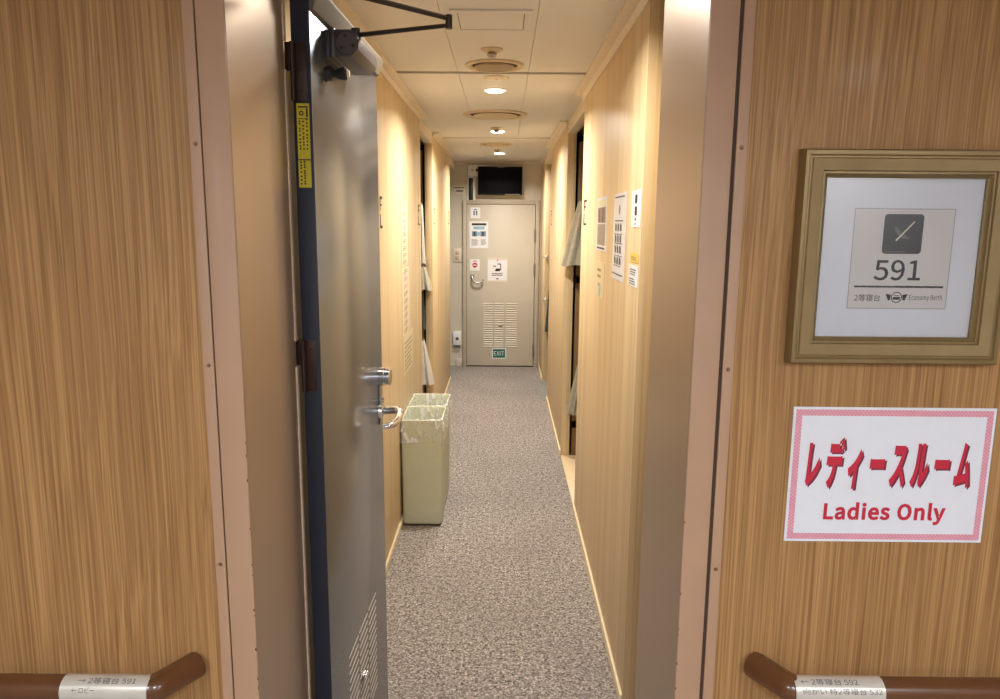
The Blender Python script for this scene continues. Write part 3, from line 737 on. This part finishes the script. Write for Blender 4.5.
mark([(-a*.9, h*.35, a*.9, h*.55), (-a*.5, -h*.5, a*.7, -h*.15)], 'ink_grey', s, 'print')
t = thing('light_switch', 'cream switch plate on the end wall', 'switch', (-.522, YE, 1.29))
MB().box((-.05, -.010, -.078), (.045, 0, .078), .004).build('plate', 'white_plastic', t)
for z in (-.028, .028): MB().box((-.022, -.016, z-.022), (.020, -.009, z+.022), .003).build('rocker', 'vent_beige', t)
t = thing('wall_socket', 'white socket box low on the end wall with a dark plug hole', 'socket', (-.527, YE, .32))
MB().box((-.046, -.035, -.068), (.046, 0, .09), .006).build('housing', 'paper', t)
MB().lathe([(0, -.038), (.016, -.039), (.020, -.034)], 20, (.002, 0, .01), 1).build('outlet', 'ink_grey', t)
MB().box((-.035, -.040, -.085), (.040, 0, -.066), .003).build('lower_lip', 'ink_grey', t)

# ------------------------------------------------------------------ notices on the right corridor wall
def wall_notice(side, y0, y1, z0, z1, lab, mat='paper', name='wall_notice', cat='notice'):
    """y0 = the end that is read first"""
    x = XR-.0004 if side > 0 else XL+.0004
    t, s = notice(name, lab, cat, (x, (y0+y1)/2, (z0+z1)/2), R(-90) if side > 0 else R(90), abs(y1-y0), z1-z0, mat)
    return t, s, abs(y1-y0)/2, (z1-z0)/2
t, s, a, h = wall_notice(1, 2.482, 2.317, 1.641, 1.759, 'white notice with dark heading, nearest the wall edge')
mark([(-a*.25, h*.30, a*.2, h*.75), (-a*.25, -h*.35, a*.2, h*.12)], 'ink', s, 'picture'); mark([(-a*.2, -h*.62, a*.1, -h*.48), (-a*.2, -h*.85, a*.05, -h*.78)], 'ink_grey', s, 'print')
t, s, a, h = wall_notice(1, 2.472, 2.328, 1.529, 1.558, 'small yellow note under the white notice by the wall edge', 'yellow_note', 'sticky_note', 'note')
mark(lines(-a*.7, a*.7, -h*.5, h*.5, 2), 'faded_ink', s, 'print')
t, s, a, h = wall_notice(1, 2.495, 2.325, 1.45, 1.518, 'small white note of fine print, lowest by the wall edge')
mark(lines(-a*.7, a*.7, h*.1, h*.8, 3), 'ink_grey', s, 'print'); mark(lines(-a*.8, a*.6, -h*.8, -h*.1, 3), 'ink_grey', s, 'print')
t, s, a, h = wall_notice(1, 2.880, 2.595, 1.446, 1.763, 'tall white notice with four small tables of figures', 'laminated')
mark([(-a*.8, h*.90, a*.75, h*.93), (-a*.7, h*.36, a*.6, h*.385), (-a*.75, h*.06, a*.6, h*.075), (-a*.7, -h*.16, a*.6, -h*.14), (-a*.7, -h*.44, a*.6, -h*.425), (-a*.7, -h*.68, a*.4, -h*.66), (-a*.95, -h*.88, a*.8, -h*.85)], 'ink_grey', s, 'ruled_line')
for zc in (.22, -.04, -.29, -.55):
    rr = []
    for xc in (-.5, -.1, .3):
        rr.append((a*(xc-.11), h*(zc-.08), a*(xc+.03), h*(zc+.09))); rr.append((a*(xc+.07), h*(zc-.09), a*(xc+.12), h*(zc+.06)))
    mark(rr, 'ink', s, 'lettering')
disc((-a*.0, h*.62), .018, 'faded_ink', s, 'emblem')
t, s, a, h = wall_notice(1, 3.40, 3.077, 1.536, 1.766, 'photo poster in a white border between the tall notice and the black letters', 'laminated')
mark([(-a*.75, h*.05, a*.8, h*.62)], 'photo_brown', s, 'photo'); mark([(-a*.75, -h*.78, a*.8, -h*.0)], 'photo_grey', s, 'photo')
mark([(-a*.8, h*.66, a*.8, h*.88)], 'pale_green_print', s, 'heading'); mark(lines(-a*.75, a*.75, -h*.93, -h*.83, 1, .7, .02), 'ink', s, 'print')
mark([(-a*.5, h*.05, -a*.25, h*.55), (a*.2, h*.05, a*.45, h*.58)], 'ink_grey', s, 'lettering', -.0022)
t, s, a, h = wall_notice(1, 3.37, 3.10, 1.335, 1.488, 'faint pale green notice under the photo poster', 'faint_sheet')
mark(lines(-a*.6, a*.5, h*.1, h*.8, 2), 'faded_ink', s, 'print'); mark(lines(-a*.4, a*.4, -h*.4, 0, 1), 'faded_ink', s, 'print'); disc((0, -h*.6), .03, 'cyan_print', s, 'emblem')
def letters(side, y, z0, z1, half, rows, lab):
    x = XR-.0004 if side > 0 else XL+.0004
    t = thing('berth_sign', lab, 'sign', (x, y, (z0+z1)/2), R(-90) if side > 0 else R(90), 'black berth letters')
    h = (z1-z0)/2; n = len(rows)
    for i, s in enumerate(rows):
        text(s, (-half, h-(i+1)*2*h/n+.012, half, h-i*2*h/n-.004), 'ink', t, -.001)
# the photograph's berth letters are too small to read: upright strokes only
def stroke_sign(side, y, z0, z1, half, lab):
    x = XR-.0004 if side > 0 else XL+.0004
    t = thing('berth_sign', lab, 'sign', (x, y, (z0+z1)/2), R(-90) if side > 0 else R(90), 'black berth letters')
    h = (z1-z0)/2
    mark([(-half, h*.1, -half*.55, h), (-half*.55, h*.82, half, h), (-half*.55, h*.4, half*.5, h*.52)], 'ink', t, 'upper_letter', -.001)
    mark([(-half, -h, -half*.5, -h*.1), (-half*.5, -h, half*.9, -h*.84)], 'ink', t, 'lower_letter', -.001)
stroke_sign(1, 3.90, 1.645, 1.775, .07, 'black berth letters on the right wall edge before the hanging cloth')
stroke_sign(-1, 3.345, 1.625, 1.765, .035, 'black berth letters just past the open door edge')
stroke_sign(-1, 4.84, 1.635, 1.765, .05, 'black berth letters beside the left berth opening')
stroke_sign(-1, 5.92, 1.64, 1.765, .05, 'black berth letters on the left wall past the opening')
stroke_sign(-1, 7.45, 1.64, 1.765, .06, 'black berth letters on the left wall near the end')
stroke_sign(1, 6.62, 1.64, 1.765, .06, 'black berth letters on the right wall past the hanging cloth')
# left wall: long vertical strips
def vstrip(y0, y1, z0, z1, lab, red):
    t, s, a, h = wall_notice(-1, y0, y1, z0, z1, lab, 'strip_sheet')
    rows = 9; hh = 2*h/rows
    for k in range(rows):
        zc = h-(k+.5)*hh
        mark([(-a*.55, zc+hh*.22, a*.5, zc+hh*.30), (-a*.08, zc-hh*.36, a*.08, zc+hh*.36), (-a*.6, zc-hh*.06, a*.6, zc+hh*.03), (-a*.5, zc-hh*.34, -a*.34, zc+hh*.02)], 'pink_ink' if k in red else 'faded_ink', s, 'character', whole=True)

vstrip(3.99, 4.24, 1.415, 1.755, 'upper white strip of vertical characters on the left wall', (2, 3))
vstrip(4.0, 4.29, 1.03, 1.40, 'lower white strip of vertical characters on the left wall', (1, 2))
t, s, a, h = wall_notice(-1, 4.02, 4.43, .80, 1.02, 'faint lettered notice under the vertical strips', 'faint_sheet')
mark(lines(-a*.8, a*.8, -h*.8, h*.8, 7), 'faded_ink', s, 'print')

# ------------------------------------------------------------------ bunks and their curtains
def cloth(name, lab, mat, cx, y0, y1, z0, z1, top_half, bot_half, lean, group, folds=5, ang=0):
    """a gathered curtain bundle: an oval, pleated column that flares and leans as it falls"""
    t = thing(name, lab, 'curtain', (cx, (y0+y1)/2, z0), group=group)
    b = MB(); n = 44; nz = 14; rings = []
    for i in range(nz+1):
        u = i/nz; z = (z1-z0)*(1-u)
        hx = top_half+(bot_half-top_half)*(u**.8); hy = (y1-y0)/2*(.45+.55*u); sx = lean*(u**1.2)
        ring = []
        for k in range(n):
            a = 2*PI*k/n; pl = 1+.13*math.sin(a*folds*2+1.5*u)+.05*noise.noise(Vector((k*.3, u*3, cx*9)))
            ring.append(b.bm.verts.new((sx+hx*pl*math.cos(a), hy*pl*math.sin(a), z+.006*math.sin(a*folds))))
        rings.append(ring)
    for A, B in zip(rings, rings[1:]):
        for k in range(n): b.bm.faces.new((A[k], A[(k+1) % n], B[(k+1) % n], B[k]))
    b.bm.faces.new(rings[0]); b.bm.faces.new(rings[-1][::-1])
    b.build('cloth', mat, t)
    MB().tube([(0, 0, z1-z0-.012), (0, 0, z1-z0+.02)], .010, 10).build('hook', 'dull_metal', t)
    return t
G = 'gathered bunk curtains'
cloth('bunk_curtain', 'grey green curtain hanging from the upper bunk at the right opening', 'curtain_green', .530, 4.93, 5.085, 1.375, 1.80, .028, .078, -.050, G, 3)
cloth('bunk_curtain', 'grey green curtain hanging low at the right opening', 'curtain_green', .545, 4.95, 5.085, .345, .68, .022, .055, -.035, G)
cloth('bunk_curtain', 'grey bundled curtain halfway up the left opening', 'curtain_green', -.62, 5.62, 5.765, 1.14, 1.31, .02, .05, .02, G, 3)
cloth('bunk_curtain', 'whitish curtain bundled low in the left opening', 'curtain_white', -.625, 5.60, 5.765, .40, .74, .012, .055, .030, G, 3)
cloth('bunk_curtain', 'beige curtain strip high in the left opening', 'curtain_white', -.632, 5.66, 5.765, 1.34, 1.78, .012, .02, .01, G)
cloth('bunk_curtain', 'dark green curtain between the two left curtains', 'curtain_dark', -.635, 5.66, 5.765, .83, 1.12, .015, .02, .01, G)
cloth('bunk_curtain', 'small curtain bundle in the far right opening', 'curtain_dark', .492, 7.5, 7.655, .55, 1.05, .012, .04, -.01, G)
# bunk boxes behind the walls
for x0, x1, y0, y1, lab in ((XR+.06, 1.7, 5.09, 5.95, 'wooden two tier bunk beside the right opening'), (-1.7, XL-.06, 5.773, 6.7, 'wooden two tier bunk beside the left opening'), (XR+.06, 1.7, 7.66, YE, 'wooden two tier bunk beside the far right opening')):
    x0 += .015; x1 -= .015; y1 -= .03; y0 += .01
    t = thing('bunk_bed', lab, 'bunk', ((x0+x1)/2, (y0+y1)/2, 0), group='two tier bunks'); o = ((x0+x1)/2, (y0+y1)/2, 0)
    for z in (.26, 1.30):
        MB().box((x0+.004, y0+.03, z-.06), (x1, y1-.004, z), .004).build('bunk_board', 'bunk_wood', t, o)
        MB().box((x0+.03, y0+.06, z), (x1-.02, y1-.03, z+.08), .02).build('mattress', 'mattress', t, o)
    e = x0+.03 if x0 > 0 else x1-.03
    MB().box((e-.026, y0+.03, 0), (e+.026, y0+.07, 2.2), .004).build('bunk_post', 'bunk_wood', t, o)
# coat hook near the far right opening
for i, z in enumerate((1.305, .86)):
    t = thing('wall_hook', ('upper', 'lower')[i]+' white hook at the far right opening', 'hook', (XR+.02, 7.66, z), group=None)
    MB().box((-.012, -.008, -.03), (.012, 0, .03), .003).build('hook_plate', 'white_plastic', t)
    MB().tube([(0, -.005, .01), (-.02, -.035, .0), (-.032, -.05, .008), (-.034, -.052, .022)], .006, 10).build('hook_arm', 'white_plastic', t)
